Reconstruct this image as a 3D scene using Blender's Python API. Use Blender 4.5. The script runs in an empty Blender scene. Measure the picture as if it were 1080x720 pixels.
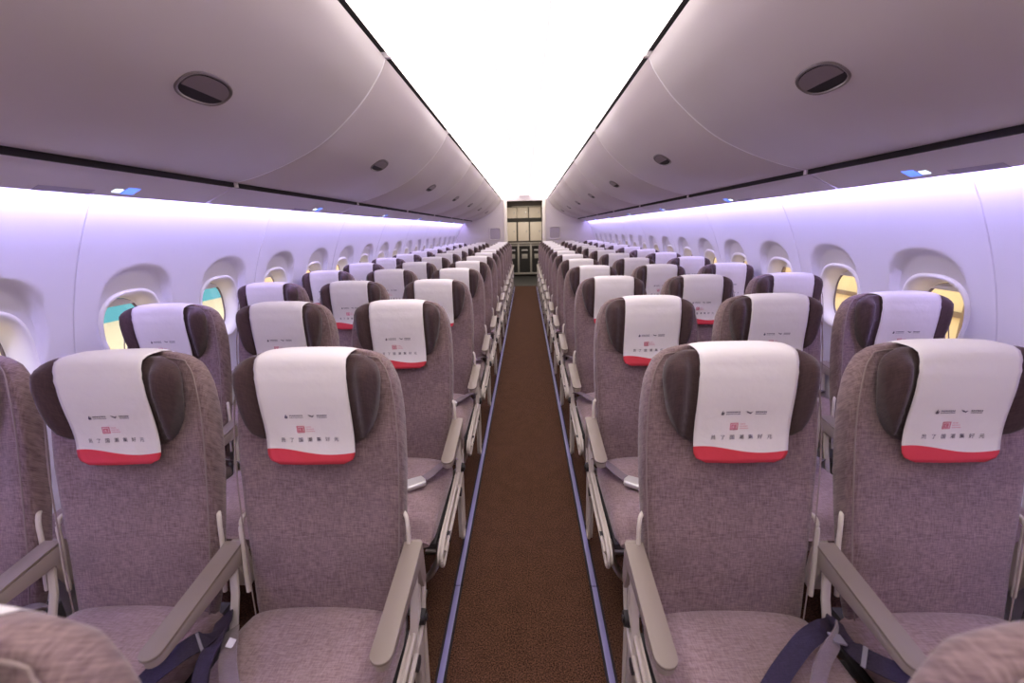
import bpy, bmesh, math, random
import numpy as np
from mathutils import Vector, Matrix
random.seed(4)
col = bpy.context.scene.collection
PI = math.pi
sc = bpy.context.scene

# ---------------------------------------------------------------- helpers
def tag(o, label=None, cat=None, group=None, kind=None):
    if label: o['label'] = label
    if cat: o['category'] = cat
    if group: o['group'] = group
    if kind: o['kind'] = kind
    return o

def empty(name, loc=(0, 0, 0)):
    o = bpy.data.objects.new(name, None)
    o.location = loc
    o.empty_display_size = 0.1
    col.objects.link(o)
    return o

def link_mesh(name, me, mat=None, parent=None, loc=None):
    if mat and not me.materials: me.materials.append(mat)
    o = bpy.data.objects.new(name, me)
    col.objects.link(o)
    if parent: o.parent = parent
    if loc: o.location = loc
    return o

class MB:
    """collects shapes, then links them as one mesh object"""
    def __init__(s): s.v = []; s.f = []
    def add(s, vs, fs):
        k = len(s.v); s.v += [tuple(v) for v in vs]; s.f += [tuple(i + k for i in f) for f in fs]; return s
    def loft(s, secs, cap=True, closed=True):
        n = len(secs[0]); vs = [p for sec in secs for p in sec]; fs = []
        m = n if closed else n - 1
        for i in range(len(secs) - 1):
            for j in range(m):
                a = i*n + j; b = i*n + (j+1) % n
                fs.append((a, b, b + n, a + n))
        if cap and closed:
            fs.append(tuple(range(n))[::-1]); k = (len(secs)-1)*n; fs.append(tuple(range(k, k+n)))
        return s.add(vs, fs)
    def box(s, x0, x1, y0, y1, z0, z1):
        vs = [(x, y, z) for z in (z0, z1) for x, y in ((x0, y0), (x1, y0), (x1, y1), (x0, y1))]
        return s.loft([vs[:4], vs[4:]])
    def tube(s, pts, r, n=10, cap=True, closed=False):
        pts = [Vector(p) for p in pts]; secs = []
        rr = r if hasattr(r, '__len__') else [r]*len(pts)
        up = Vector((0.123, 0.08, 1)).normalized()
        N = len(pts)
        for i, p in enumerate(pts):
            a = pts[(i-1) % N] if closed else pts[max(i-1, 0)]
            b = pts[(i+1) % N] if closed else pts[min(i+1, N-1)]
            t = (b - a).normalized()
            u = t.cross(up)
            if u.length < 0.15: u = t.cross(Vector((1, 0.1, 0)))
            u.normalize(); w = t.cross(u)
            secs.append([p + (u*math.cos(2*PI*k/n) + w*math.sin(2*PI*k/n))*rr[i] for k in range(n)])
        if closed: secs.append(secs[0]); return s.loft(secs, cap=False)
        return s.loft(secs, cap=cap)
    def prism(s, outline, x0, x1, axis=0):
        """outline (a,b) extruded along axis (0: outline is y,z; 1: x,z; 2: x,y)"""
        def P(a, b, c):
            return (c, a, b) if axis == 0 else ((a, c, b) if axis == 1 else (a, b, c))
        return s.loft([[P(a, b, x0) for a, b in outline], [P(a, b, x1) for a, b in outline]])
    def mesh(s, name, smooth=35, bevel=0, seg=2, merge=False):
        me = bpy.data.meshes.new(name)
        me.from_pydata(s.v, [], s.f)
        bm = bmesh.new(); bm.from_mesh(me)
        if merge: bmesh.ops.remove_doubles(bm, verts=bm.verts, dist=1e-5)
        bmesh.ops.recalc_face_normals(bm, faces=bm.faces)
        if bevel:
            es = [e for e in bm.edges if e.is_manifold and e.calc_face_angle(0) > math.radians(30)]
            bmesh.ops.bevel(bm, geom=es, offset=bevel, segments=seg, affect='EDGES', profile=0.6, clamp_overlap=True)
        bm.to_mesh(me); bm.free()
        if smooth:
            me.polygons.foreach_set('use_smooth', [True]*len(me.polygons))
            me.set_sharp_from_angle(angle=math.radians(smooth))
        me.update()
        return me
    def build(s, name, mat, parent=None, loc=None, **k):
        return link_mesh(name, s.mesh(name, **k), mat, parent, loc)

def lerp(a, b, t): return a + (b-a)*t
def interp(tab, x):
    if x <= tab[0][0]: return tab[0][1]
    for (a, b), (c, d) in zip(tab, tab[1:]):
        if x <= c: return b + (d-b)*(x-a)/(c-a)
    return tab[-1][1]
def sm(a, b, x):
    t = min(1, max(0, (x-a)/(b-a))); return t*t*(3-2*t)
def catmull(pts, n=6, closed=False):
    pts = [Vector(p) for p in pts]; N = len(pts); out = []
    rng = range(N if closed else N-1)
    for i in rng:
        g = (lambda k: pts[k % N]) if closed else (lambda k: pts[min(max(k, 0), N-1)])
        p0, p1, p2, p3 = g(i-1), g(i), g(i+1), g(i+2)
        for k in range(n):
            t = k/n
            out.append(0.5*((2*p1) + (p2-p0)*t + (2*p0-5*p1+4*p2-p3)*t*t + (3*p1-p0-3*p2+p3)*t**3))
    if not closed: out.append(pts[-1])
    return out
def sring(w, t, n=3.2, N=44):
    out = []
    for k in range(N):
        a = 2*PI*k/N; c, s_ = math.cos(a), math.sin(a)
        out.append((w*math.copysign(abs(c)**(2/n), c), t/2*math.copysign(abs(s_)**(2/n), s_)))
    return out

# ---------------------------------------------------------------- materials
def mat(name, base=(.8, .8, .8), rough=.5, metal=0, spec=.5, emit=None, estr=0, bump=0, bscale=200, trans=0):
    m = bpy.data.materials.new(name); m.use_nodes = True
    b = m.node_tree.nodes['Principled BSDF']
    b.inputs['Base Color'].default_value = (*base, 1)
    b.inputs['Roughness'].default_value = rough
    b.inputs['Metallic'].default_value = metal
    b.inputs['Specular IOR Level'].default_value = spec
    if emit:
        b.inputs['Emission Color'].default_value = (*emit, 1); b.inputs['Emission Strength'].default_value = estr
    if bump:
        nt = m.node_tree
        tc = nt.nodes.new('ShaderNodeTexCoord'); no = nt.nodes.new('ShaderNodeTexNoise'); bu = nt.nodes.new('ShaderNodeBump')
        no.inputs['Scale'].default_value = bscale; bu.inputs['Strength'].default_value = bump; bu.inputs['Distance'].default_value = .002
        nt.links.new(tc.outputs['Object'], no.inputs['Vector']); nt.links.new(no.outputs['Fac'], bu.inputs['Height'])
        nt.links.new(bu.outputs['Normal'], b.inputs['Normal'])
    return m

def weave(name, c1, c2, c3, fine=1.0, contrast=1.0):
    """cloth of crossed horizontal and vertical threads"""
    m = bpy.data.materials.new(name); m.use_nodes = True; nt = m.node_tree; N = nt.nodes; L = nt.links
    b = N['Principled BSDF']; b.inputs['Roughness'].default_value = .92; b.inputs['Specular IOR Level'].default_value = .15
    b.inputs['Sheen Weight'].default_value = .25; b.inputs['Sheen Roughness'].default_value = .5
    tc = N.new('ShaderNodeTexCoord')
    sx_ = N.new('ShaderNodeSeparateXYZ'); L.new(tc.outputs['Object'], sx_.inputs[0])
    cxyz = N.new('ShaderNodeCombineXYZ'); yz = N.new('ShaderNodeMath'); yz.operation = 'ADD'
    L.new(sx_.outputs[1], yz.inputs[0]); L.new(sx_.outputs[2], yz.inputs[1])
    L.new(sx_.outputs[0], cxyz.inputs[0]); L.new(sx_.outputs[1], cxyz.inputs[1]); L.new(yz.outputs[0], cxyz.inputs[2])
    def noise(sx, sy, sz, det=2):
        mp = N.new('ShaderNodeMapping'); mp.inputs['Scale'].default_value = (sx*fine, sy*fine, sz*fine)
        L.new(cxyz.outputs[0], mp.inputs['Vector'])
        no = N.new('ShaderNodeTexNoise'); no.inputs['Scale'].default_value = 1; no.inputs['Detail'].default_value = det
        L.new(mp.outputs['Vector'], no.inputs['Vector'])
        return no.outputs['Fac']
    h = noise(50, 40, 430); v = noise(430, 40, 44); big = noise(9, 9, 9, 3)
    def mixc(f, a, c):
        mx = N.new('ShaderNodeMix'); mx.data_type = 'RGBA'
        L.new(f, mx.inputs[0])
        for s, k in ((a, 6), (c, 7)):
            if isinstance(s, tuple): mx.inputs[k].default_value = (*s, 1)
            else: L.new(s, mx.inputs[k])
        return mx.outputs[2]
    def ramp(f, lo, hi):
        r = N.new('ShaderNodeMapRange'); r.inputs['From Min'].default_value = lo; r.inputs['From Max'].default_value = hi
        L.new(f, r.inputs['Value']); return r.outputs['Result']
    k = .17/contrast
    a = mixc(ramp(h, .5-k, .5+k), c1, c2); bb = mixc(ramp(v, .5-k, .5+k), c3, c2)
    mx = N.new('ShaderNodeMix'); mx.data_type = 'RGBA'; mx.inputs[0].default_value = .5
    L.new(a, mx.inputs[6]); L.new(bb, mx.inputs[7])
    hs = N.new('ShaderNodeHueSaturation'); L.new(mx.outputs[2], hs.inputs['Color'])
    r = ramp(big, .3, .7); mr = N.new('ShaderNodeMapRange'); mr.inputs['To Min'].default_value = .9; mr.inputs['To Max'].default_value = 1.1
    L.new(r, mr.inputs['Value']); L.new(mr.outputs['Result'], hs.inputs['Value'])
    L.new(hs.outputs['Color'], b.inputs['Base Color'])
    ad = N.new('ShaderNodeMath'); ad.operation = 'ADD'; L.new(h, ad.inputs[0]); L.new(v, ad.inputs[1])
    bu = N.new('ShaderNodeBump'); bu.inputs['Strength'].default_value = .35; bu.inputs['Distance'].default_value = .0015
    L.new(ad.outputs[0], bu.inputs['Height']); L.new(bu.outputs['Normal'], b.inputs['Normal'])
    return m

M = {}
M['fabric'] = weave('seat_fabric', (.098, .061, .067), (.315, .225, .220), (.135, .085, .090))
M['cushion'] = weave('cushion_fabric', (.19, .122, .13), (.42, .31, .31), (.24, .158, .163))
M['brown'] = weave('headrest_brown', (.042, .024, .025), (.078, .046, .046), (.050, .030, .030))
M['piping'] = mat('piping', (.27, .21, .20), .8, spec=.2)
M['arm_top'] = mat('arm_top', (.25, .205, .17), .45, bump=.1, bscale=500)
M['arm_side'] = mat('arm_side', (.40, .34, .30), .5)
M['frame'] = mat('cream_frame', (.66, .60, .55), .35)
M['metal'] = mat('brushed_metal', (.62, .60, .58), .3, metal=.85)
M['dark'] = mat('dark_plastic', (.02, .017, .02), .5)
M['pan'] = mat('seat_pan', (.05, .045, .05), .6)
M['belt'] = weave('belt_webbing', (.17, .13, .15), (.24, .19, .21), (.2, .15, .17), fine=1.5)
M['navy'] = weave('navy_webbing', (.018, .014, .026), (.055, .042, .072), (.024, .019, .036), fine=1.5)
M['navy'].node_tree.nodes['Principled BSDF'].inputs['Roughness'].default_value = .4
M['navy'].node_tree.nodes['Principled BSDF'].inputs['Sheen Weight'].default_value = 0
M['buckle'] = mat('buckle', (.75, .74, .74), .28, metal=.35)
M['clip'] = mat('clip', (.34, .32, .40), .3, metal=.4)
M['bin'] = mat('bin_shell', (.56, .50, .51), .40, spec=.45)
M['trim'] = mat('white_trim', (.75, .70, .72), .5)
M['psu'] = mat('psu_panel', (.62, .57, .62), .4)
M['psu_dark'] = mat('psu_insert', (.34, .30, .42), .4)
M['wall'] = mat('sidewall', (.79, .77, .85), .5)
M['rim'] = mat('window_rim', (.86, .84, .85), .35)
M['ceiling'] = mat('ceiling', (.86, .83, .83), .6)
M['black'] = mat('shadow_gap', (.012, .008, .012), .8)
M['handle'] = mat('handle_grey', (.17, .13, .14), .35)
M['handle_rim'] = mat('handle_rim', (.20, .17, .17), .3, metal=.5)
M['ink'] = mat('ink', (.12, .10, .14), .7)
M['redink'] = mat('redink', (.62, .12, .20), .7)
M['pinkink'] = mat('pinkink', (.72, .34, .42), .7)
M['strip'] = mat('floor_strip', (.24, .22, .44), .35)
M['gal_white'] = mat('galley_white', (.80, .73, .64), .35)
M['gal_grey'] = mat('galley_grey', (.10, .085, .075), .5)
M['gal_frame'] = mat('galley_frame', (.42, .40, .36), .35, metal=.3)
M['gal_dark'] = mat('galley_dark', (.015, .014, .013), .5)
M['bulk'] = mat('bulkhead', (.62, .56, .58), .5)
M['pillar'] = mat('pillar', (.82, .76, .68), .45)
M['side_glow'] = mat('ceiling_side_glow', (.9, .9, .9), .5, emit=(1, .90, .88), estr=3.6)  # ceiling sides glow themselves, standing in for hidden wash lights
M['centre_glow'] = mat('ceiling_centre_glow', (.85, .82, .82), .6, emit=(1, .88, .88), estr=.95)  # no lamp: glow added so the wash-lit centre panel looks bright
M['led_violet'] = mat('wall_led', (.9, .9, .9), .5, emit=(.50, .44, 1.0), estr=66)
M['led_blue'] = mat('blue_sign', (.1, .15, .9), .4, emit=(.10, .22, 1), estr=1.6)
M['led_lamp'] = mat('reading_lamp', (.8, .9, 1), .4, emit=(.75, .88, 1), estr=2.0)
M['blue'] = mat('hangar_blue', (.10, .42, .62), .8)
M['cream'] = mat('hangar_cream', (.85, .66, .44), .8)
M['ochre'] = mat('hangar_ochre', (.82, .66, .38), .8)
M['beam'] = mat('hangar_beam', (.22, .15, .10), .8)

# carpet
m = bpy.data.materials.new('carpet'); m.use_nodes = True; nt = m.node_tree; b = nt.nodes['Principled BSDF']
tc = nt.nodes.new('ShaderNodeTexCoord'); no = nt.nodes.new('ShaderNodeTexNoise'); no.inputs['Scale'].default_value = 200; no.inputs['Detail'].default_value = 3
n2 = nt.nodes.new('ShaderNodeTexNoise'); n2.inputs['Scale'].default_value = 14
cr = nt.nodes.new('ShaderNodeValToRGB'); cr.color_ramp.elements[0].position = .36; cr.color_ramp.elements[1].position = .66
cr.color_ramp.elements[0].color = (.022, .010, .006, 1); cr.color_ramp.elements[1].color = (.15, .073, .042, 1)
mx = nt.nodes.new('ShaderNodeMath'); mx.operation = 'MULTIPLY_ADD'; mx.inputs[1].default_value = .08; 
nt.links.new(tc.outputs['Object'], no.inputs['Vector']); nt.links.new(tc.outputs['Object'], n2.inputs['Vector'])
sb = nt.nodes.new('ShaderNodeMath'); sb.operation = 'SUBTRACT'; sb.inputs[1].default_value = .5
nt.links.new(n2.outputs['Fac'], sb.inputs[0]); nt.links.new(sb.outputs[0], mx.inputs[0]); nt.links.new(no.outputs['Fac'], mx.inputs[2])
nt.links.new(mx.outputs[0], cr.inputs['Fac']); nt.links.new(cr.outputs['Color'], b.inputs['Base Color'])
b.inputs['Roughness'].default_value = .95; b.inputs['Specular IOR Level'].default_value = .1
bu = nt.nodes.new('ShaderNodeBump'); bu.inputs['Strength'].default_value = .8; bu.inputs['Distance'].default_value = .004
nt.links.new(no.outputs['Fac'], bu.inputs['Height']); nt.links.new(bu.outputs['Normal'], b.inputs['Normal'])
M['carpet'] = m

# head cover: white paper cloth with a wavy red band along its lower edge
m = bpy.data.materials.new('cover_cloth'); m.use_nodes = True; nt = m.node_tree; N = nt.nodes; L = nt.links; b = N['Principled BSDF']
tc = N.new('ShaderNodeTexCoord'); sp = N.new('ShaderNodeSeparateXYZ'); L.new(tc.outputs['Object'], sp.inputs[0])
def mth(op, a, bv=None, c=None):
    n = N.new('ShaderNodeMath'); n.operation = op
    for i, v in enumerate((a, bv, c)):
        if v is None: continue
        if isinstance(v, (int, float)): n.inputs[i].default_value = v
        else: L.new(v, n.inputs[i])
    return n.outputs[0]
ph = mth('MULTIPLY', mth('ADD', sp.outputs['X'], .1625), 2*PI/.29)
edge = mth('MULTIPLY_ADD', mth('SINE', ph), .009, .918)
red = mth('LESS_THAN', sp.outputs['Z'], edge)
front = mth('LESS_THAN', sp.outputs['Y'], .06)
red = mth('MULTIPLY', red, front)
mc = N.new('ShaderNodeMix'); mc.data_type = 'RGBA'; mc.inputs[6].default_value = (.80, .76, .78, 1); mc.inputs[7].default_value = (.62, .055, .075, 1)
L.new(red, mc.inputs[0]); L.new(mc.outputs[2], b.inputs['Base Color']); b.inputs['Roughness'].default_value = .75; b.inputs['Specular IOR Level'].default_value = .2
no = N.new('ShaderNodeTexNoise'); no.inputs['Scale'].default_value = 22; no.inputs['Detail'].default_value = 3
L.new(tc.outputs['Object'], no.inputs['Vector'])
bu = N.new('ShaderNodeBump'); bu.inputs['Strength'].default_value = .25; bu.inputs['Distance'].default_value = .01
L.new(no.outputs['Fac'], bu.inputs['Height']); L.new(bu.outputs['Normal'], b.inputs['Normal'])
M['cover'] = m

# window glass: clear with a faint reflection
m = bpy.data.materials.new('pane_glass'); m.use_nodes = True; nt = m.node_tree
for n in list(nt.nodes):
    if n.type != 'OUTPUT_MATERIAL': nt.nodes.remove(n)
o_ = [n for n in nt.nodes if n.type == 'OUTPUT_MATERIAL'][0]
tr = nt.nodes.new('ShaderNodeBsdfTransparent'); gl = nt.nodes.new('ShaderNodeBsdfGlossy'); gl.inputs['Roughness'].default_value = .03
fr = nt.nodes.new('ShaderNodeFresnel'); mi = nt.nodes.new('ShaderNodeMixShader')
nt.nodes.remove(fr); mi.inputs[0].default_value = .05; nt.links.new(tr.outputs[0], mi.inputs[1]); nt.links.new(gl.outputs[0], mi.inputs[2]); nt.links.new(mi.outputs[0], o_.inputs[0])
M['glass'] = m

# ---------------------------------------------------------------- camera
F, PIT, YAW, ROL, X0, H = 452.48, .255, .0364, .0225, .0195, 1.4612
def ray(px, py):
    cr, sr = math.cos(ROL), math.sin(ROL); a, b_ = px-540, py-360
    u = a*cr - b_*sr; v = a*sr + b_*cr
    X, Y2, Z2 = u/F, 1.0, -v/F
    cp, s_ = math.cos(PIT), math.sin(PIT)
    Y = Y2*cp + Z2*s_; Z = -Y2*s_ + Z2*cp
    cy, sy = math.cos(YAW), math.sin(YAW)
    return Vector((X*cy - Y*sy, X*sy + Y*cy, Z))
Fv = ray(540, 360); Rv = ray(540+F, 360)-Fv; Uv = Fv-ray(540, 360+F)
Fv.normalize(); Rv.normalize(); Uv.normalize()
cam = bpy.data.cameras.new('camera'); co = bpy.data.objects.new('camera', cam); col.objects.link(co)
mw = Matrix(((Rv.x, Uv.x, -Fv.x, X0), (Rv.y, Uv.y, -Fv.y, 0), (Rv.z, Uv.z, -Fv.z, H), (0, 0, 0, 1)))
co.matrix_world = mw
cam.sensor_width = 36; cam.lens = F/1080*36; cam.clip_start = .02; cam.clip_end = 200
cam.dof.use_dof = True; cam.dof.focus_distance = 2.0; cam.dof.aperture_fstop = 3.2
sc.camera = co

# ---------------------------------------------------------------- dimensions
Y1, PITCH, NROW = 1.03, .79, 13
SX = [.54, 1.06, 1.578]
YF, YR = -1.3, 11.3                     # cabin front end behind the camera, rear bulkhead
def wallx(z): return math.sqrt(1.86**2 - (z-.64)**2)

# ---------------------------------------------------------------- floor, ceiling
MB().box(-1.9, 1.9, YF, 14.6, -.05, 0).build('floor', M['carpet']).__setitem__('kind', 'structure')
o = MB().box(-1.9, 1.9, 11.42, 14.0, 0.0005, .004).build('floor', mat('galley_floor', (.022, .022, .022), .5), loc=None); tag(o, kind='structure')
# floor path strips beside the carpet: strip with dark edging, in lengths
for s, nm in ((-1, 'left'), (1, 'right')):
    y = YF; k = 0
    for a, b_ in ((YF, 1.49), (1.495, 4.65), (4.655, 7.8), (7.805, 11.25)):
        t = MB().box(s*.2867-.0105, s*.2867+.0105, a, b_, .0005, .006).build('floor_marking_strip', M['strip'], bevel=.001)
        side = ('nearest', 'second nearest', 'third nearest', 'farthest')[k]
        tag(t, 'pale violet floor marking strip, %s length along the %s edge of the aisle' % (side, nm), 'floor strip', 'floor marking strips along the aisle')
        e = MB()
        for q in (-1, 1): e.box(s*.2867+q*.0145-.004, s*.2867+q*.0145+.004, a, b_, .0003, .0075)
        e.build('edging', M['black'], t)
        k += 1

# ceiling: glowing centre panel and sloping sides, glow added in place of wash light
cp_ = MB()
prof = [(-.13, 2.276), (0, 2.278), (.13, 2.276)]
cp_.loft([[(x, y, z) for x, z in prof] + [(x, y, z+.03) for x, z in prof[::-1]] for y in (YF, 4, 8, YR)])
tag(cp_.build('ceiling', M['centre_glow']), kind='structure')
for s, nm in ((-1, 'left'), (1, 'right')):
    q = MB().loft([[(s*.132, y, 2.276), (s*.32, y, 2.262), (s*.42, y, 2.245), (s*.49, y, 2.225), (s*.559, y, 2.197), (s*.563, y, 2.210), (s*.48, y, 2.245), (s*.35, y, 2.275), (s*.132, y, 2.290)] for y in (YF, YR)])
    tag(q.build('glowing_ceiling_side', M['side_glow']), 'white ceiling side made to glow for hidden cove lights, above the %s overhead bins' % nm, 'ceiling light', 'glowing ceiling sides')
    # outer roof skin above the bins
    q = MB().loft([[(s*.575, y, 2.215), (s*.60, y, 2.30), (s*1.13, y, 2.30), (s*1.75, y, 1.9), (s*1.78, y, 1.92), (s*1.14, y, 2.34), (s*.0, y, 2.34), (s*.0, y, 2.32), (s*.58, y, 2.32)] for y in (YF-.02, YR+.05)])
    tag(q.build('ceiling', M['trim']), kind='structure')
    # dark shadow gap between glowing ceiling side and bins
    q = MB().box(min(s*.556, s*.61), max(s*.556, s*.61), YF, YR, 2.212, 2.222)
    tag(q.build('trim_%d' % (1 if s < 0 else 2), M['black']), kind='structure')

# ---------------------------------------------------------------- overhead bins
BP = [(.577, 2.189), (.598, 2.145), (.634, 2.095), (.688, 2.031), (.765, 1.959), (.856, 1.887), (.95, 1.830), (1.087, 1.770), (1.232, 1.722), (1.331, 1.700)]
BPs = [tuple(p)[:2] for p in catmull([(a, b, 0) for a, b in BP], 4)]
ORD = ['first', 'second', 'third', 'fourth', 'fifth', 'sixth', 'seventh', 'eighth', 'ninth', 'tenth', 'eleventh', 'twelfth', 'thirteenth', 'fourteenth', 'fifteenth', 'sixteenth', 'seventeenth', 'eighteenth', 'nineteenth', 'twentieth']
def bin_mesh(s, ya, yb):
    q = MB(); back = [(1.338, 1.712), (1.34, 1.80), (1.22, 2.02), (1.0, 2.17), (.62, 2.19)]
    pr = BPs + back
    def sec(y, ins):
        return [(s*(x + (ins*.5 if i < len(BPs) else 0)), y, z + (ins if i < len(BPs) else 0)) for i, (x, z) in enumerate(pr)]
    q.loft([sec(ya, .006), sec(ya+.006, 0), sec(yb-.006, 0), sec(yb, .006)])
    return q
def on_face(x):
    for (a, b), (c, d) in zip(BPs, BPs[1:]):
        if a <= x <= c:
            z = b+(d-b)*(x-a)/(c-a); n = Vector((-(b-d), 0, -(c-a))).normalized(); return z, n
    return BPs[-1][1], Vector((0, 0, -1))
def latch(s, yc, parent):
    xc = .888; z, n = on_face(xc); n = Vector((-abs(n.x)*s, 0, -abs(n.z))); c = Vector((s*xc, yc, z))
    ty = Vector((0, 1, 0)); tx = ty.cross(n).normalized()
    if tx.z > 0: tx = -tx                          # points down and outboard
    def out(a, b, N=40, off=0, e=2.5):
        pts = []
        for k in range(N):
            t = 2*PI*k/N; u = a*math.copysign(abs(math.cos(t))**(2/e), math.cos(t)); v = b*math.copysign(abs(math.sin(t))**(2/e), math.sin(t))
            # follow the curved face
            x_ = abs((c + tx*v).x); zz, nn = on_face(x_); nn = Vector((-abs(nn.x)*s, 0, -abs(nn.z)))
            pts.append(Vector((s*x_, yc+u, zz)) + nn*off)
        return pts
    q = MB(); q.loft([out(.096, .054, off=-.002), out(.096, .054, off=.003), out(.093, .051, off=.005), out(.088, .047, off=.004), out(.086, .045, off=.0012)], cap=False)
    r = q.build('latch', M['handle_rim'], parent)
    q = MB(); q.loft([out(.0875, .0465, off=.0008), out(.03, .015, off=.0010), out(.001, .001, off=.0012)], cap=True); q.build('latch_recess', M['black'], r)
    # paddle: upper two thirds of the oval
    q = MB(); pts = [p for p in out(.083, .042, off=.0045)]
    up_ = []
    for p in pts:
        d = (p-c).dot(tx); yy = p.y-yc
        lim = .010
        if d > lim: p = p - tx*(d-lim)
        up_.append(p)
    q.loft([[p - n*.003 for p in up_], up_]); q.build('latch_paddle', M['handle'], r, smooth=20)
joints = {}
for s, nm in ((-1, 'left'), (1, 'right')):
    off = .58 if s < 0 else .675
    js = [off-1.511] + [off + 1.511*k for k in range(7)]
    js = [YF] + js + [YR-.02]; joints[s] = js
    for i, (a, b_) in enumerate(zip(js, js[1:])):
        root = bin_mesh(s, a+.006, b_-.006).build('overhead_bin', M['bin'], smooth=50)
        tag(root, 'closed mauve-grey overhead bin on the %s, %s counting from above the camera' % (nm, ORD[i]), 'overhead bin', 'overhead bins on the %s' % nm)
        if b_-a > 1: latch(s, (a+b_)/2, root)
        # underside service panel with sign and reading lamps
        y0, y1 = a+.006, b_-.006
        pr = [(1.350, 1.684), (1.42, 1.647), (1.498, 1.612), (1.505, 1.617), (1.505, 1.66), (1.36, 1.700)]
        p = MB().loft([[(s*x, y, z) for x, z in pr] for y in (y0, y1)]).build('service_panel', M['psu'], smooth=30)
        tag(p, 'lilac service panel under the %s bins, %s counting from above the camera' % (nm, ORD[i]), 'service panel', 'service panels under the %s bins' % nm)
        q = MB(); sl = (1.612-1.684)/(1.498-1.350)
        def uz(x): return 1.684 + sl*(x-1.350)
        def plate(x0_, x1_, ya_, yb_, h_, nm_, mt_):
            vs = [(s*x0_, ya_, uz(x0_)), (s*x1_, ya_, uz(x1_)), (s*x1_, yb_, uz(x1_)), (s*x0_, yb_, uz(x0_))]
            MB().loft([[(x, y, z-h_) for x, y, z in vs], [(x, y, z+.004) for x, y, z in vs]]).build(nm_, mt_, p)
        yc = (a+b_)/2 + .27
        if b_-a > 1:
            for yy in (yc, ):
                plate(1.468, 1.496, yy-.26, yy-.08, .002, 'air_outlet_panel', M['psu_dark'])
                plate(1.435, 1.475, yy+.02, yy+.07, .003, 'lit_sign', M['led_blue'])
                plate(1.450, 1.470, yy-.02, yy+.012, .003, 'reading_lamp', M['led_lamp'])
                plate(1.415, 1.425, yy+.16, yy+.19, .002, 'call_button', M['psu_dark'])
    # shadow gap under the bins, and clips bridging both gaps at the joints
    q = MB().box(min(s*1.338, s*1.350), max(s*1.338, s*1.350), YF, YR-.02, 1.680, 1.715)
    tag(q.build('trim_%d' % (3 if s < 0 else 4), M['black']), kind='structure')
    q = MB()
    for y in js[1:-1]:
        q.box(min(s*.553, s*.60), max(s*.553, s*.60), y-.010, y+.010, 2.19, 2.211)
        q.box(min(s*1.330, s*1.355), max(s*1.330, s*1.355), y-.010, y+.010, 1.680, 1.705)
    tag(q.build('trim_%d' % (5 if s < 0 else 6), M['trim']), kind='structure')
    q = MB()
    for y in js[1:-1]:
        q.loft([[(s*(x+.0015), yy, z+.0015) for x, z in BPs] + [(s*(x+.02), yy, z+.03) for x, z in BPs[::-1]] for yy in (y-.0065, y+.0065)])
    tag(q.build('trim_%d' % (7 if s < 0 else 8), M['rim']), kind='structure')
    # hidden violet wash lamp between bin and side wall
    q = MB().loft([[(s*1.510, y, 1.632), (s*1.517, y, 1.640), (s*1.517, y, 1.662), (s*1.508, y, 1.662)] for y in (YF, YR-.1)])
    tag(q.build('wall_wash_lamp', M['led_violet']), 'violet wash lamp tucked between the %s bins and the side wall' % nm, 'wall light', 'wall wash lamps')

# ---------------------------------------------------------------- side walls with windows
WP, WY0, WA, WB, WZ = .59, 1.92, .158, .178, 1.045      # pitch, a window centre, half sizes, centre height
def dent(dy, z):
    rho = (abs(dy/.200)**2.3 + abs((z-1.125)/.215)**2.3)**(1/2.3)
    return .038*(1-sm(.90, 1.0, rho))*sm(.90, 1.22, z)
def opening(th, r=0):
    e = 2.7; c, s_ = math.cos(th), math.sin(th)
    k = (abs(c/(WA+r))**e + abs(s_/(WB+r))**e)**(-1/e)
    return k*c, k*s_
HW, ZB, ZT = WP/2, .80, 1.42
def wall_patch(q, s, yc, ya, yb):
    hw0, hw1 = ya-yc, yb-yc
    angs = []
    cor = [math.atan2(ZB-WZ, hw1), math.atan2(ZT-WZ, hw1), math.atan2(ZT-WZ, hw0), math.atan2(ZB-WZ, hw0)+2*PI]
    cor = cor + [cor[0]+2*PI]
    for a, b in zip(cor, cor[1:]):
        n = 18
        angs += [a+(b-a)*k/n for k in range(n)]
    R = 18; rings = []
    for i in range(R+1):
        t = i/R; ring_ = []
        for th in angs:
            oy, oz = opening(th)
            c, s_ = math.cos(th), math.sin(th)
            kk = min((hw1/c if c > 1e-9 else (hw0/c if c < -1e-9 else 9)), ((ZT-WZ)/s_ if s_ > 1e-9 else ((ZB-WZ)/s_ if s_ < -1e-9 else 9)))
            y_ = lerp(oy, kk*c, t); z_ = lerp(oz, kk*s_, t)
            ring_.append((s*(wallx(WZ+z_)+dent(y_, WZ+z_)), yc+y_, WZ+z_))
        rings.append(ring_)
    q.loft(rings, cap=False)
def wall_grid(q, s, ya, yb, za, zb, nz=10, ny=2):
    ys = [lerp(ya, yb, k/ny) for k in range(ny+1)]; zs = [lerp(za, zb, k/nz) for k in range(nz+1)]
    q.loft([[(s*wallx(z), y, z) for y in ys] for z in zs], cap=False, closed=False)
wn = 0
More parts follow.
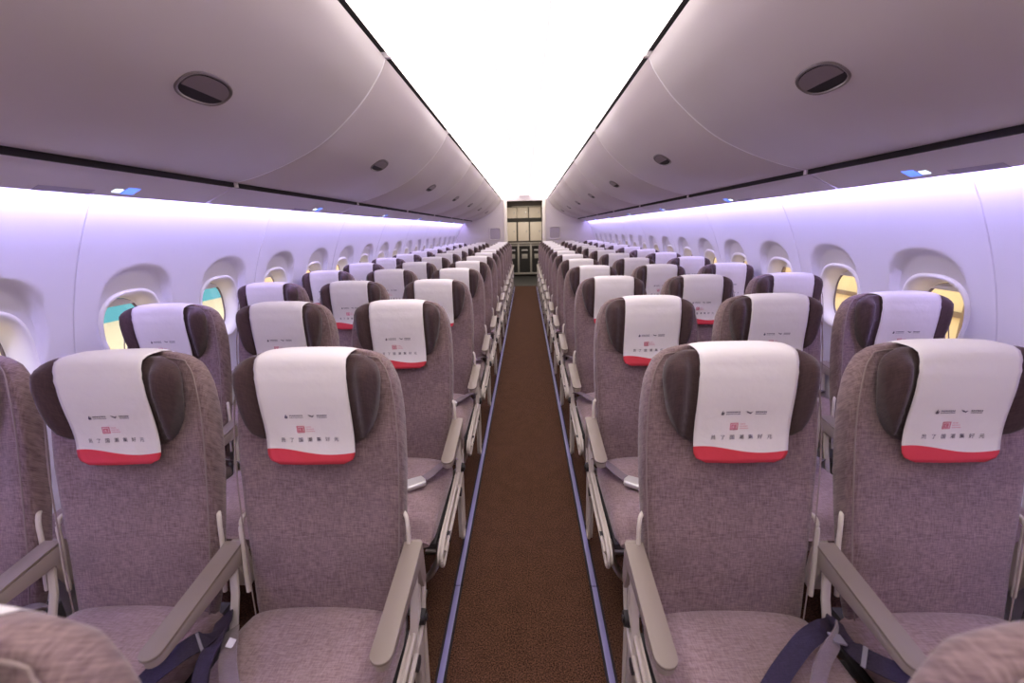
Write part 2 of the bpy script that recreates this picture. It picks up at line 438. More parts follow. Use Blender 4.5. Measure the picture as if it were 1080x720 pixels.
for s, nm in ((-1, 'left'), (1, 'right')):
    WYs = WY0 + (.0 if s < 0 else .03)
    # panels of two windows: joints fall midway
    pans = []
    y = WYs - HW - .0 - 2*WP*2
    while y < YR:
        a, b_ = y, min(y+2*WP, YR); y += 2*WP
        if b_ > YF: pans.append((max(a, YF), b_))
    for a, b_ in pans:
        q = MB(); g = .0035; aa, bb = a+g, b_-g
        cs = [c for c in (WYs + WP*k for k in range(-8, 20)) if a < c < b_ and c+.2 < b_ and c-.2 > a]
        cuts = [aa] + [(c1+c2)/2 for c1, c2 in zip(cs, cs[1:])] + [bb]
        if not cs: wall_grid(q, s, aa, bb, ZB, ZT)
        for c, y0, y1 in zip(cs, cuts, cuts[1:]): wall_patch(q, s, c, y0, y1)
        wall_grid(q, s, aa, bb, 0, ZB, 8); wall_grid(q, s, aa, bb, ZT, 1.86, 10)
        for ye, sg in ((aa, -1), (bb, 1)):                      # rounded returns at the joint
            zs = [1.86*k/40 for k in range(41)]
            q.loft([[(s*(wallx(z)+d), ye+sg*e, z) for z in zs] for d, e in ((0, 0), (.002, .0018), (.010, .0025))], cap=False, closed=False)
        o = q.build('wall_%s' % nm, M['wall'], merge=True, smooth=50); tag(o, kind='structure')
        for c in cs:
            wn += 1
            w = empty('window_%d' % wn, (0, c, 0)); tag(w, kind='structure')
            NN = 56; ths = [2*PI*k/NN for k in range(NN)]
            def rg(r, d, plane):
                out = []
                for th in ths:
                    oy, oz = opening(th, r); by, bz = opening(th, .004)
                    xw = wallx(WZ+bz)+dent(by, WZ+bz)
                    out.append((s*lerp(xw+d, 1.90+d, plane), oy, WZ+oz))
                return out
            q = MB().loft([rg(.014, .003, 0), rg(.012, -.004, 0), rg(.006, -.009, 0), rg(-.002, -.009, 0), rg(-.010, -.003, .02), rg(-.017, .012, .15), rg(-.024, .01, .6), rg(-.032, .0, 1)], cap=False)
            q.build('window_frame', M['rim'], w, smooth=60)
            q = MB().loft([rg(-.033, -.004, 1), rg(-.040, -.006, 1), rg(-.043, .0, 1)], cap=False); q.build('window_seal', M['handle'], w)
            q = MB().loft([rg(-.036, .002, 1), rg(-.036, .006, 1)]); q.build('window_pane', M['glass'], w, smooth=20)
            # blind pulled up: its lower edge and finger grip show at the top
            zt = WZ+WB-.036
            q = MB(); pts = [p for p in rg(-.036, -.004, 1) if p[2] > zt-.034]
            zl = zt-.030
            xs = sorted(set(round(p[1], 4) for p in pts))
            outl = [(p[1], p[2]) for p in sorted(pts, key=lambda p: p[1])]
            outl = [(outl[0][0], zl)] + outl + [(outl[-1][0], zl)]
            q.prism(outl, s*1.891, s*1.896); bl = q.build('window_blind', M['rim'], w, smooth=20)
            q = MB(); q.loft([[(s*(1.884 - .010*math.sin(PI*j/8)), .045*math.cos(2*PI*k/20)*(.6+.4*math.sin(PI*j/8)), zl+.014+.009*math.sin(2*PI*k/20)*(.6+.4*math.sin(PI*j/8))) for k in range(20)] for j in (0, 2, 4)])
            q.build('blind_grip', M['rim'], bl)
    for j, (a, b_) in enumerate(pans[:-1]):
        pass
    q = MB()
    for a, b_ in pans[:-1]:
        zs = [1.86*k/30 for k in range(31)]
        q.loft([[(s*(wallx(z)+.010), y, z) for z in zs] for y in (b_-.012, b_+.012)], cap=False, closed=False)
    tag(q.build('trim_%d' % (9 if s < 0 else 10), M['psu_dark']), kind='structure')

# ---------------------------------------------------------------- end walls
# behind the camera
MB().box(-1.9, 1.9, YF-.06, YF-.02, 0, 2.33).build('wall_front', M['bulk']).__setitem__('kind', 'structure')
# rear bulkheads left and right of the opening
def wall_outline(s, xi):
    zs = [2.3*k/24 for k in range(25)]
    return [(s*xi, 0), ] + [(s*(math.sqrt(max(0, 1.88**2-(z-.64)**2))), z) for z in zs] + [(s*xi, 2.31)]
for s, nm in ((-1, 'left'), (1, 'right')):
    q = MB().prism(wall_outline(s, .50), YR, YR+.06, axis=1)
    b_ = q.build('wall_rear', M['bulk'], smooth=20); tag(b_, kind='structure')
    # cream door post edging
    q = MB().box(min(s*.445, s*.53), max(s*.445, s*.53), YR-.03, YR+.09, 0, 2.20)
    tag(q.build('trim_%d' % (11 if s < 0 else 12), M['pillar'], bevel=.012), kind='structure')
    # recessed screen panel
    r = []
    for a, yy in ((0, YR-.001), (.0, YR-.014), (.010, YR-.020), (.022, YR-.012), (.026, YR-.004)):
        r.append([(s*.765+x, yy, 1.36+z) for x, z in [(math.copysign(abs(math.cos(t))**(2/7), math.cos(t))*(.15-a), math.copysign(abs(math.sin(t))**(2/7), math.sin(t))*(.16-a)) for t in [2*PI*k/48 for k in range(48)]]])
    q = MB().loft(r, cap=False); e = q.build('wall_panel', M['bulk'], loc=None)
    tag(e, 'square lilac-grey recessed panel on the rear bulkhead %s of the galley opening' % nm, 'wall panel')
    q = MB().loft([r[4], [(x, y+.0005, z) for x, y, z in r[4]]]); q.build('panel_face', mat('panel_face', (.38, .33, .38), .3), e)
# header over the opening
MB().box(-.5, .5, YR, YR+.06, 2.155, 2.33).build('wall_rear', M['bulk']).__setitem__('kind', 'structure')
# passage walls and ceiling
for s in (-1, 1):
    MB().box(min(s*.9, s*.95), max(s*.9, s*.95), YR+.06, 14.0, 0, 2.33).build('wall_%s' % ('left' if s < 0 else 'right'), M['bulk']).__setitem__('kind', 'structure')
MB().box(-.95, .95, YR+.06, 14.6, 2.30, 2.34).build('ceiling', M['ceiling']).__setitem__('kind', 'structure')

# ---------------------------------------------------------------- galley
GY = 13.9
MB().box(-.95, .95, GY+.6, GY+.65, 0, 2.33).build('wall_rear', M['gal_grey']).__setitem__('kind', 'structure')
g = empty('galley_unit', (0, GY, 0)); tag(g, 'metal galley unit with white lockers and dark trolley bays at the rear end', 'galley')
q = MB(); q.box(-.72, .72, .02, .55, 1.0, 2.30); q.box(-.72, .72, .02, .55, .98, 1.0); q.box(-.72, .72, .35, .55, 0, .98)
q.box(-.72, -.66, 0, .35, 0, .98); q.box(.66, .72, 0, .35, 0, .98); q.build('carcass', M['gal_grey'], g)
MB().box(-.55, .55, -.03, .02, 2.17, 2.29).build('header', M['gal_grey'], g, bevel=.006)
MB().box(-.40, .62, -.035, .02, 2.125, 2.16).build('header_rail', M['gal_frame'], g, bevel=.004)
def door(x0_, x1_, z0_, z1_, mt=M['gal_white'], y=-.02):
    d = MB().box(x0_, x1_, y, y+.035, z0_, z1_).build('locker_door', mt, g, bevel=.012)
    MB().box(x1_-.09, x1_-.05, y-.014, y+.001, (z0_+z1_)/2-.02, (z0_+z1_)/2+.03).build('door_latch', M['metal'], d, bevel=.004)
for a, b_ in ((-.60, -.255), (-.245, .10), (.13, .50)): door(a, b_, 1.80, 2.12)
for a, b_ in ((-.56, -.27), (-.22, .12), (.16, .52)): door(a, b_, 1.11, 1.68)
MB().box(-.66, .66, -.006, .03, 1.69, 1.79).build('locker_recess', M['gal_dark'], g)
MB().box(-.66, .66, -.06, .3, 1.02, 1.06).build('worktop', M['gal_frame'], g, bevel=.008)
for x in (-.22, .18, -.62, .60): MB().box(x-.03, x+.03, -.02, .03, .10, 1.02).build('bay_post', M['gal_frame'], g, bevel=.006)
MB().box(-.66, .66, -.02, .03, .06, .12).build('bay_rail', M['gal_frame'], g, bevel=.006)
MB().box(-.66, .66, -.015, .03, .95, 1.0).build('bay_rail', M['gal_frame'], g, bevel=.006)
MB().box(-.66, .66, .05, .06, .12, .95).build('bay_back', M['gal_dark'], g)
for cx, nm in ((-.02, 'middle'), (.38, 'right'), (-.42, 'left')):
    t = empty('galley_trolley', (cx, GY+.045, 0)); 
    tag(t, 'dark service trolley parked in the %s bay under the galley worktop' % nm, 'trolley', 'galley trolleys')
    MB().box(-.15, .15, 0, .003, .13, .93).build('trolley_door', M['gal_dark'], t)
    MB().box(-.10, .10, -.012, 0, .80, .84).build('trolley_handle', M['metal'], t, bevel=.004)
    MB().box(-.09, .09, -.008, 0, .56, .70).build('trolley_card', M['gal_frame'], t, bevel=.003)
    for x in (-.12, .12): MB().tube([(x-.01, .0, .045), (x+.01, .0, .045)], .04, 14).build('wheel', M['dark'], t)

# ---------------------------------------------------------------- seats
def yb_(z): return .03 + .19*(z-1.17)            # front plane of the backrest
BW = [(.40, .190), (.45, .200), (.55, .210), (.70, .219), (.85, .224), (.95, .224), (1.02, .220), (1.07, .213), (1.10, .204), (1.125, .192), (1.145, .175), (1.158, .153), (1.166, .122)]
BT = [(.40, .06), (.55, .085), (.8, .095), (1.0, .09), (1.08, .08), (1.125, .068), (1.15, .05), (1.166, .025)]
def back_mesh():
    q = MB(); secs = []
    for z in [.40, .43, .47, .52, .58, .65, .72, .79, .86, .92, .97, 1.01, 1.04, 1.07, 1.09, 1.11, 1.125, 1.137, 1.147, 1.155, 1.161, 1.166]:
        w, t = interp(BW, z), interp(BT, z); sec = []
        for x, y in sring(w, t, 3.6, 56):
            u = abs(x)/w
            yy = y + yb_(z) + t/2
            if y < 0:
                yy += -.014*sm(.62, .92, u)*sm(.55, .9, z)*(1-sm(1.08, 1.16, z)) + .006*(1-u*u)   # side bolsters
                yy += -.016*math.sin(PI*sm(.42, .85, z))*(1-u**4)*.6                 # lumbar swell
            sec.append((x, yy, z + (.004*(1-u*u) if z > 1.1 else 0)))
        secs.append(sec)
    return q.loft(secs).mesh('backrest', smooth=60)
def piping_mesh():
    q = MB(); path = []
    zs = [.45, .55, .65, .75, .85, .93, .99, 1.04, 1.08, 1.105, 1.122, 1.136, 1.147]
    for z in zs: w = interp(BW, z)-.006; path.append((-w, yb_(z)-.010*sm(.5, .9, z)*(1-sm(1.06, 1.14, z))+.004, z))
    top = [(-.09, yb_(1.155)+.004, 1.155), (0, yb_(1.157)+.004, 1.158), (.09, yb_(1.155)+.004, 1.155)]
    path = path + top + [(-x, y, z) for x, y, z in path[::-1]]
    return q.tube(catmull(path, 3), .0020, 6).mesh('piping')
HWT = [(.925, .105), (.935, .125), (.955, .144), (.985, .160), (1.02, .172), (1.06, .181), (1.10, .186), (1.125, .184), (1.142, .176), (1.156, .160), (1.164, .14)]
def hy(z): return .19*(z-1.17) - .035*sm(.93, 1.12, z)
def head_mesh():
    q = MB(); secs = []
    for z in [.925, .930, .938, .95, .97, .995, 1.02, 1.05, 1.08, 1.10, 1.12, 1.133, 1.143, 1.152, 1.159, 1.164]:
        w = interp(HWT, z); e = min(sm(.92, .955, z), 1-.8*sm(1.13, 1.166, z)); t = .022+.028*e; sec = []
        for x, y in sring(w, t, 3.0, 60):
            ax = abs(x)
            yy = y + hy(z) + .034
            if y < 0:
                yy += -.032*sm(.118, .155, ax)*(1-.6*sm(.160, .181, ax))*e + .004*math.exp(-((ax-.122)/.006)**2)
            sec.append((x, yy, z))
        secs.append(sec)
    return q.loft(secs).mesh('headrest', smooth=70)
def cushion_mesh():
    q = MB(); secs = []
    ys = [-.075, -.085, -.10, -.14, -.20, -.28, -.36, -.43, -.48, -.515, -.54, -.556, -.564, -.566]
    for y in ys:
        t = (-y-.08)/.486
        w = .222 - .012*sm(.9, 1, t) - .01*(1-sm(0, .08, t))
        ztop = .475 + .012*math.sin(PI*min(1, t*.9)) - .055*sm(.86, 1.0, t)**1.5 - .02*(1-sm(0, .06, t))
        zbot = .355 + .035*sm(.85, 1, t)
        h_ = ztop-zbot; sec = []
        for x, z in sring(w, h_, 3.4, 48):
            u = abs(x)/w
            zz = (ztop+zbot)/2 + z
            if z > 0: zz += .012*(1-u*u)-.004
            sec.append((x, y, zz))
        secs.append(sec)
    return q.loft(secs).mesh('seat_cushion', smooth=70)
def arm_outline(w, ya, yb, N=10):
    r = w/2; o = [(-r, yb), (-r, ya+r)] + [(-r*math.cos(PI*k/N), ya+r-r*math.sin(PI*k/N)) for k in range(1, N)] + [(r, ya+r), (r, yb)]
    return o
def arm_z(y): return .600 + (.645-.600)*(y+.35)/.30
def arm_meshes():
    ol = arm_outline(.050, -.352, -.045)
    q = MB().loft([[(x, y, arm_z(y)-.008) for x, y in ol], [(x, y, arm_z(y)) for x, y in ol]])
    pad = q.mesh('arm_pad', bevel=.003, smooth=40)
    ol = arm_outline(.046, -.346, -.04)
    def zb(y): return arm_z(y) - lerp(.030, .062, (y+.346)/.30)
    q = MB().loft([[(x*.9, y, zb(y)) for x, y in ol], [(x, y, arm_z(y)-.0105) for x, y in ol]])
    # rear upright of the arm
    q.prism([(-.075, .60), (-.03, .64), (-.02, .60), (-.012, .50), (-.04, .49), (-.06, .55)], -.018, .018)
    return pad, q.mesh('armrest', bevel=.003, smooth=40)
def strut_mesh():   # flat light bar dropping forward from the arm root
    return MB().loft([[(x, y, z) for x, y in ((-.011, y0_), (.011, y0_), (.011, y0_+.008), (-.011, y0_+.008))] for z, y0_ in ((.585, -.070), (.50, -.085), (.40, -.12), (.36, -.14))]).mesh('arm_strut', bevel=.002)
def bracket_mesh(s):  # curved hinge lever on the side of the backrest
    pts = catmull([(s*.214, -.02, .72), (s*.226, -.035, .715), (s*.231, -.045, .69), (s*.231, -.050, .64), (s*.229, -.060, .58), (s*.226, -.07, .50)], 4)
    return MB().tube(pts, [.006]*len(pts), 8).mesh('hinge_lever')
def side_frame_mesh():   # +x is the aisle side here
    ol = [(.012, .545), (-.028, .545), (-.045, .48), (-.060, .430), (-.12, .405), (-.30, .385), (-.46, .372), (-.525, .350), (-.545, .318), (-.53, .29), (-.49, .288), (-.30, .315), (-.16, .315), (-.10, .26), (-.105, .14), (-.10, .06), (-.045, .06), (-.03, .20), (-.018, .36), (.010, .45)]
    ol2 = [tuple(p)[:2] for p in catmull([(a, b, 0) for a, b in ol], 4, closed=True)]
    q = MB().prism(ol2, .228, .240)
    rim = [(.243, y, z) for y, z in ol2]
    q.tube(rim, .0075, 8, closed=True)
    pts = catmull([(.247, .0, .53), (.250, -.02, .46), (.250, -.06, .385), (.250, -.2, .352), (.250, -.42, .335), (.247, -.50, .325)], 5)
    q.tube(pts, .007, 8)
    return q.mesh('side_frame', smooth=40)
def leg_mesh(y0, sx):
    pts = catmull([(sx*.215, y0, .33), (sx*.21, y0+.005, .25), (sx*.17, y0+.02, .16), (sx*.12, y0+.03, .10), (sx*.10, y0+.03, .012)], 5)
    q = MB().tube(pts, .013, 10); q.box(sx*.10-.03, sx*.10+.03, y0-.02, y0+.09, 0.0, .014)
    return q.mesh('leg', smooth=40)
def pan_mesh():
    q = MB().box(-.215, .215, -.50, -.06, .335, .357)
    for y in (-.13, -.42): q.tube([(-.255, y, .325), (.255, y, .325)], .02, 12)
    q.box(-.20, .20, -.075, -.03, .335, .42)
    return q.mesh('seat_base', smooth=40)
def rib_mesh(path, w, normals=None, th=.0018):
    path = catmull(path, 6); secs = []
    for i, p in enumerate(path):
        t = (path[min(i+1, len(path)-1)]-path[max(i-1, 0)]).normalized()
        up = Vector((0, 0, 1)) if normals is None else Vector(normals).normalized()
        sd = t.cross(up)
        if sd.length < .2: sd = t.cross(Vector((1, 0, 0)))
        sd.normalize(); nn = sd.cross(t).normalized()
        secs.append([p+sd*w/2+nn*th, p-sd*w/2+nn*th, p-sd*w/2-nn*th, p+sd*w/2-nn*th])
    return MB().loft(secs)
def buckle_mesh():
    c = Vector((.115, -.345, .511)); ang = math.radians(32); ux = Vector((math.cos(ang), math.sin(ang), 0)); uy = Vector((-math.sin(ang), math.cos(ang), 0))
    def sec(a, b, z): return [c+ux*x+uy*y+Vector((0, 0, z)) for x, y in ((-a, -b), (a*.85, -b*.9), (a, 0), (a*.85, b*.9), (-a, b), (-a*1.1, 0))]
    q = MB().loft([sec(.036, .028, -.012), sec(.040, .031, -.004), sec(.040, .031, .003), sec(.035, .026, .008)])
    return q.mesh('belt_buckle', bevel=.002)
def strap_mesh():
    q = rib_mesh([(.232, -.075, .43), (.222, -.10, .475), (.19, -.20, .500), (.155, -.29, .507), (.125, -.335, .509)], .038)
    return q.mesh('belt_strap', smooth=50)
def strap2_mesh():
    q = rib_mesh([(-.232, -.08, .43), (-.222, -.11, .475), (-.16, -.17, .502), (-.08, -.25, .506), (-.03, -.32, .506), (.03, -.36, .505), (.085, -.35, .506)], .040)
    return q.mesh('belt_strap', smooth=50)
def knob_mesh():
    q = MB().tube([(.236, -.058, .405), (.262, -.058, .405)], [.022, .020], 16); q.tube([(.262, -.058, .405), (.266, -.058, .405)], .010, 12)
    return q.mesh('recline_knob', smooth=40)
def mesh_m(me, m_): me.materials.append(m_); return me
SM = dict(back=mesh_m(back_mesh(), M['fabric']), piping=mesh_m(piping_mesh(), M['piping']), head=mesh_m(head_mesh(), M['brown']),
          cush=mesh_m(cushion_mesh(), M['cushion']), strut=mesh_m(strut_mesh(), M['frame']), brL=mesh_m(bracket_mesh(-1), M['frame']), brR=mesh_m(bracket_mesh(1), M['frame']),
          frame=mesh_m(side_frame_mesh(), M['frame']), pan=mesh_m(pan_mesh(), M['pan']), strap=mesh_m(strap_mesh(), M['belt']), strap2=mesh_m(strap2_mesh(), M['belt']),
          buckle=mesh_m(buckle_mesh(), M['buckle']), knob=mesh_m(knob_mesh(), M['dark']),
          leg_f=mesh_m(leg_mesh(-.45, 1), M['metal']), leg_r=mesh_m(leg_mesh(-.12, 1), M['metal']), leg_f2=mesh_m(leg_mesh(-.45, -1), M['metal']), leg_r2=mesh_m(leg_mesh(-.12, -1), M['metal']))
a_, b_ = arm_meshes(); SM['pad'] = mesh_m(a_, M['arm_top']); SM['arm'] = mesh_m(b_, M['arm_side'])

def flipped(me):           # mirror image across x, faces turned so they stay outward
    n = me.copy(); n.transform(Matrix.Scale(-1, 4, (1, 0, 0))); n.flip_normals(); n.update(); return n
SMF = {k: flipped(v) for k, v in SM.items()}

def make_seat(place, s):
    """place 0 aisle, 1 middle, 2 window; s side of the aisle (-1 left). Meshes have the aisle at +x, so the right side uses mirrored ones"""
    S = SM if s < 0 else SMF; d = 1 if s < 0 else -1
    r = empty('airline_seat')
    def P(name, key, par=r, dx=0):
        o = link_mesh(name, S[key], None, par); o.location.x = dx; return o
    bk = P('backrest', 'back'); P('piping', 'piping', bk)
    P('headrest', 'head'); P('seat_cushion', 'cush'); P('seat_base', 'pan')
    P('belt_strap', 'strap'); P('belt_strap', 'strap2'); P('belt_buckle', 'buckle')
    P('hinge_lever', 'brL'); P('hinge_lever', 'brR')
    def arm(dx):
        a = P('armrest', 'arm', r, dx); P('arm_pad', 'pad', a); P('arm_strut', 'strut', a)
    if place == 0:
        arm(d*.243); arm(-d*.2575)
        P('side_frame', 'frame'); P('recline_knob', 'knob')
        P('leg', 'leg_f'); P('leg', 'leg_r')
    elif place == 1: arm(-d*.26)
    else:
        arm(-d*.245); P('leg', 'leg_f2'); P('leg', 'leg_r2')
    return r
def copy_tree(o, parent=None):
    c = o.copy(); col.objects.link(c); c.parent = parent
    for ch in o.children: copy_tree(ch, c)
    return c

# head cover (cloth strip draped over the seat top)
def cover_mesh():
    path = [(.092, 1.00), (.096, 1.04), (.097, 1.08), (.094, 1.12), (.085, 1.143), (.073, 1.160), (.056, 1.171), (.030, 1.1765), (.004, 1.1775), (-.016, 1.176), (-.028, 1.170), (-.035, 1.158), (-.0385, 1.142), (-.0395, 1.130), (-.0435, 1.118)]
    z = 1.10
    while z > .888: path.append((hy(z)+.0045, z)); z -= .012
    path.append((hy(.885)+.004, .885))
    NX = 24; rows = []
    for i, (y, z) in enumerate(path):
        f_ = i > 9
        w = .1155 if f_ else .1165
        if f_:
            dd = z-.885; r = .032
            if dd < r: w -= r-math.sqrt(max(0, r*r-(r-dd)**2))
        row = []
        for k in range(NX+1):
            x = -w+2*w*k/NX
            wob = .0015*math.sin(x*38+z*20)*sm(1.1, .95, z) if f_ else 0
            row.append((x, y+wob - (.0030 if f_ else 0), z - (.007*(x/w)**4 if i < 12 and i > 3 else 0)))
        rows.append(row)
    me = MB().loft(rows, cap=False, closed=False).mesh('head_cover', smooth=60)
    bm = bmesh.new(); bm.from_mesh(me)
    bmesh.ops.solidify(bm, geom=bm.faces[:], thickness=.0012); bm.to_mesh(me); bm.free()
    me.polygons.foreach_set('use_smooth', [True]*len(me.polygons))
    return mesh_m(me, M['cover'])
def yc_(z, x=0): return hy(z) + .0045 - .0030 + .0015*math.sin(x*38+z*20)*sm(1.1, .95, z) - .0012
def print_mesh(name, polys, m_):   # thin printed shapes on the cloth front
    q = MB()
    for ol in polys:
        q.add([(x, yc_(z, x)-.0008, z) for x, z in ol], [tuple(range(len(ol)))])
    return mesh_m(q.mesh(name, smooth=0), m_)
def text_mesh(txt, size, cx, cz, m_, spacing=1.0, bold=.0):
    cu = bpy.data.curves.new('t', 'FONT'); cu.body = txt; cu.size = size; cu.align_x = 'CENTER'; cu.align_y = 'CENTER'; cu.space_character = spacing; cu.resolution_u = 2; cu.offset = bold
    ob = bpy.data.objects.new('t', cu); col.objects.link(ob)
    dg = bpy.context.evaluated_depsgraph_get(); dg.update()
    me = bpy.data.meshes.new_from_object(ob.evaluated_get(dg)); me.name = 'lettering'
    xs = [v.co.x for v in me.vertices] or [0]; mid = (min(xs)+max(xs))/2
    for v in me.vertices:
        x, z = v.co.x-mid+cx, v.co.y+cz
        v.co = (x, yc_(z, x)-.0008, z)
    me.materials.clear(); me.materials.append(m_)
    bpy.data.objects.remove(ob); bpy.data.curves.remove(cu)
    return me
def rect(x0, x1, z0, z1): return [(x0, z0), (x1, z0), (x1, z1), (x0, z1)]
random.seed(9)
polys = [[(-.056, 1.012), (-.052, 1.010), (-.050, 1.015), (-.051, 1.0225), (-.054, 1.018)], [(-.054, 1.0105), (-.047, 1.0195), (-.0485, 1.0105)]]
x = -.043
while x < -.010:
    w = random.uniform(.0022, .0038); polys.append(rect(x, x+w, 1.0165, 1.0195)); x += w+.0009
x = -.043
while x < -.010:
    w = random.uniform(.0014, .0024); polys.append(rect(x, x+w, 1.0115, 1.0135)); x += w+.0008
polys.append([(.0035, 1.0205), (.009, 1.015), (.016, 1.0125), (.0175, 1.0145), (.021, 1.019), (.0145, 1.0165), (.008, 1.0195)])
x = .027
while x < .052:
    w = random.uniform(.0022, .0038); polys.append(rect(x, x+w, 1.0165, 1.0197)); x += w+.0009
x = .027
while x < .052:
    w = random.uniform(.0014, .0024); polys.append(rect(x, x+w, 1.0115, 1.0138)); x += w+.0008
logo_me = print_mesh('logo_print', polys, M['ink'])
st = [rect(-.030, -.0105, .9865, .9885), rect(-.030, -.0105, .970, .972), rect(-.030, -.028, .972, .9865), rect(-.0125, -.0105, .972, .9865),
      rect(-.0265, -.014, .9815, .984), rect(-.0265, -.024, .9745, .984), rect(-.022, -.014, .9775, .9795), rect(-.0265, -.014, .9735, .9755), rect(-.0185, -.0165, .9735, .984)]
stamp_me = print_mesh('stamp_print', st, M['redink'])
st = []
for k, z in enumerate((.984, .978, .972)):
    x = -.006
    while x < (.004, .011, .012)[k]: w = random.uniform(.0018, .0032); st.append(rect(x, x+w, z, z+.0022)); x += w+.0009
caption_me = print_mesh('caption_print', st, M['pinkink'])
lt = MB()
for k, ch in enumerate('员了国潮集好元'):
    me_ = text_mesh(ch, .0125, -.069+k*.023, .950, M['ink'], bold=.00012)
    lt.add([tuple(v.co) for v in me_.vertices], [tuple(p.vertices) for p in me_.polygons])
letters_me = mesh_m(lt.mesh('lettering', smooth=0), M['ink'])
cover_me = cover_mesh()
def make_cover():
    o = link_mesh('head_cover', cover_me)
    link_mesh('logo_print', logo_me, None, o); link_mesh('stamp_print', stamp_me, None, o)
    link_mesh('caption_print', caption_me, None, o); link_mesh('lettering', letters_me, None, o)
    return o

protos = {}
SKEW = {(1, 0, 1): (.012, -.005), (1, 1, -1): (.0206, -.018), (1, 0, -1): (.0, -.002), (1, 1, 1): (-.006, .0)}
WHERE = {0: 'aisle', 1: 'middle', 2: 'window'}
cov0 = None
def place_seats(row, place, s):
    global cov0
    side = 'left' if s < 0 else 'right'
    loc = (s*SX[place], Y1+PITCH*(row-1) - (.026 if row == 0 else 0), 0)
    key = (place, s)
    if key not in protos: r = protos[key] = make_seat(place, s)
    else: r = copy_tree(protos[key])
    r.location = loc
    if cov0 is None: c = cov0 = make_cover()
    else: c = copy_tree(cov0)
    # every cloth hangs a touch differently
    c.rotation_euler.y = random.uniform(-.010, .010)
    c.location = (loc[0] - c.rotation_euler.y*1.05 + (.006 if s > 0 else 0) + random.uniform(-.004, .004), loc[1]+random.uniform(0, .0005), loc[2]+random.uniform(-.0005, .001))
    if (row, place, s) in SKEW:
        dx, th = SKEW[(row, place, s)]; c.location.x = loc[0]+dx; c.rotation_euler.y = th
    if row == 0:
        tag(r, 'blurred mauve aisle seat cut off at the bottom %s corner, nearest the camera' % side, 'seat')
        tag(c, 'white head cover on the blurred seat cut off at the bottom %s corner' % side, 'head cover')
        return r, c
    o_ = ORD[row-1]
    tag(r, 'mauve fabric %s seat on the %s of the aisle, in the %s full row' % (WHERE[place], side, o_), 'seat', '%s seats on the %s of the aisle' % (WHERE[place], side))
    tag(c, 'white and red head cover on the %s-hand %s seat in the %s full row' % (side, WHERE[place], o_), 'head cover', 'head covers on the %s-hand %s seats' % (side, WHERE[place]))
    return r, c
seats = {}
for s in (-1, 1):
    for row in range(1, NROW+1):
        for place in (0, 1, 2):
            seats[(row, place, s)] = place_seats(row, place, s)[0]
    seats[(0, 0, s)] = place_seats(0, 0, s)[0]

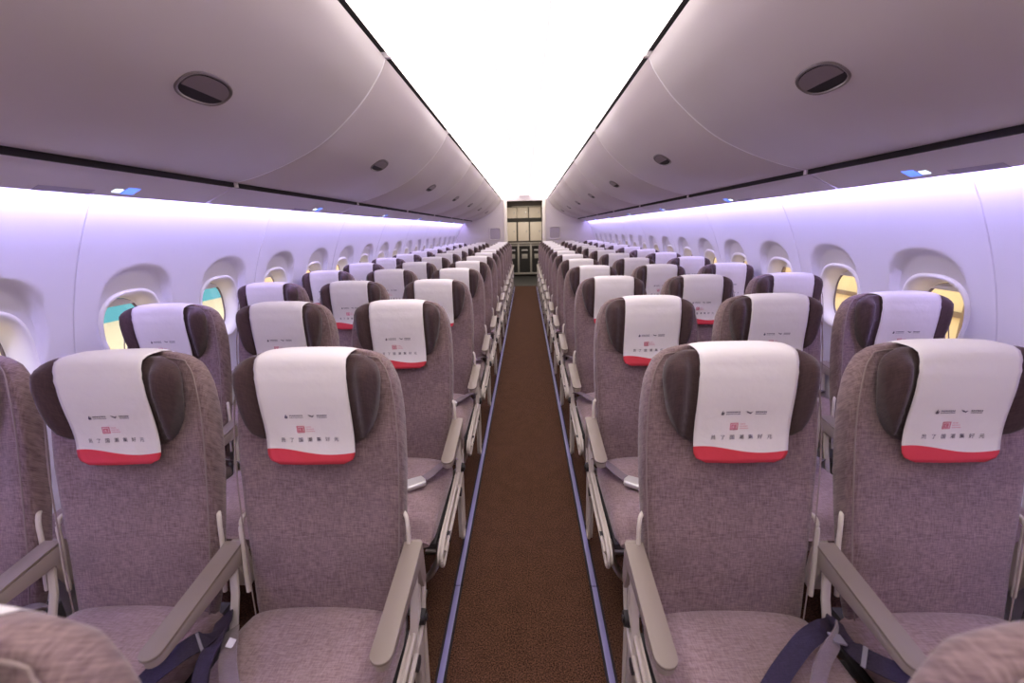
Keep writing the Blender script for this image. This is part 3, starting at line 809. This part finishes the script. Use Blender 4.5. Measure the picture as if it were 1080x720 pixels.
# first full row: crossed belts of navy webbing piled at the gap between aisle and middle seats
def ribbon(parent, name, pts, w, m_, nrm=None):
    o = rib_mesh(pts, w, nrm, .002).build(name, m_, parent, smooth=50)
    loc = parent.location
    o.location = (-loc.x, -loc.y, -loc.z); return o
for s in (-1, 1):
    mid, ais = seats[(1, 1, s)], seats[(1, 0, s)]
    b = mid.location
    # drop the standard belts of these two seats, give them the loose ones
    for st_ in (mid, ais):
        for ch in [c for c in st_.children if c.name.startswith(('belt_strap', 'belt_buckle'))]: bpy.data.objects.remove(ch)
    def g(px, py, z):
        d = ray(px, py); t = (z-H)/d.z; return (X0+d.x*t, d.y*t, z)
    if s > 0:
        ribbon(ais, 'belt_strap', [g(880, 652, .44), g(878, 660, .50), g(866, 664, .545), g(850, 675, .550), g(836, 692, .540), g(822, 712, .528), g(806, 740, .522)], .040, M['navy'], (0, -.5, 1))
        ribbon(ais, 'belt_strap', [g(884, 662, .50), g(882, 674, .545), g(872, 690, .548), g(864, 712, .53), g(860, 745, .52)], .034, M['belt'], (.1, -.9, .6))
        ribbon(mid, 'belt_strap', [g(880, 652, .44), g(884, 662, .50), g(893, 676, .535), g(908, 690, .535), g(930, 702, .525), g(955, 714, .515), g(985, 740, .510)], .042, M['navy'], (0, -.5, 1))
        q = ribbon(mid, 'belt_clip', [g(909, 691, .540), g(914, 694, .538)], .046, M['clip'], (0, -.5, 1))
        q = ribbon(mid, 'belt_buckle', [g(879, 668, .552), g(887, 679, .552)], .030, M['clip'], (.2, -.6, .8))
    else:
        ribbon(mid, 'belt_strap', [g(236, 650, .44), g(232, 662, .51), g(218, 672, .54), g(200, 682, .538), g(180, 696, .530), g(160, 712, .520), g(135, 738, .512)], .046, M['navy'], (0, -.5, 1))
        ribbon(mid, 'belt_clip', [g(212, 676, .546), g(209, 678, .545)], .048, M['clip'], (0, -.5, 1))
        ribbon(ais, 'belt_strap', [g(240, 650, .44), g(238, 662, .51), g(228, 676, .548), g(218, 692, .545), g(212, 712, .53), g(208, 745, .52)], .044, M['navy'], (-.3, -.6, .8))
        ribbon(ais, 'belt_strap', [g(244, 664, .50), g(242, 680, .53), g(240, 700, .525), g(246, 745, .515)], .036, M['belt'], (.1, -.5, 1))
        q = ribbon(ais, 'belt_buckle', [g(240, 677, .542), g(247, 679, .535)], .018, M['clip'], (0, -.5, 1))

# ---------------------------------------------------------------- the hangar outside
def struct_box(name, m_, *a):
    o = MB().box(*a).build(name, m_); tag(o, kind='structure'); return o
struct_box('ground', M['cream'], -60, 60, -30, 70, -3.3, -3.2)
struct_box('wall_left', M['blue'], -24.4, -24, -30, 34, -3.2, 9)
struct_box('wall_left', M['cream'], -24.4, -23.9, 34, 90, -3.2, 9)
struct_box('wall_right', M['ochre'], 14, 14.4, -30, 70, -3.2, 12)
q = MB()
for z in (-1.6, .6, 2.8, 5.0): q.box(13.86, 14, -30, 70, z, z+.16)
for k in range(-6, 20): q.box(13.8, 14, k*3.4, k*3.4+.22, -3.2, 12)
tag(q.build('beam_grid', M['beam']), kind='structure')

# ---------------------------------------------------------------- light
w = bpy.data.worlds.new('world'); sc.world = w; w.use_nodes = True
w.node_tree.nodes['Background'].inputs[0].default_value = (1, .97, .92, 1); w.node_tree.nodes['Background'].inputs[1].default_value = 2.2
def area(name, loc, size, sizey, power, color, rot=(0, 0, 0)):
    l = bpy.data.lights.new(name, 'AREA'); l.shape = 'RECTANGLE'; l.size = size; l.size_y = sizey; l.energy = power; l.color = color
    o = bpy.data.objects.new(name, l); col.objects.link(o); o.location = loc; o.rotation_euler = rot; return o
area('galley_lamp', (0, 12.6, 2.27), 1.0, 1.0, 22, (1, .90, .72))

sc.view_settings.view_transform = 'Standard'; sc.view_settings.look = 'None'
sc.view_settings.exposure = 0; sc.view_settings.gamma = 1; sc.view_settings.use_curve_mapping = False
sc.cycles.use_denoising = True
sc.cycles.max_bounces = 10; sc.cycles.diffuse_bounces = 6; sc.cycles.glossy_bounces = 3; sc.cycles.transparent_max_bounces = 8
sc.cycles.sample_clamp_indirect = 6; sc.cycles.caustics_reflective = False; sc.cycles.caustics_refractive = False
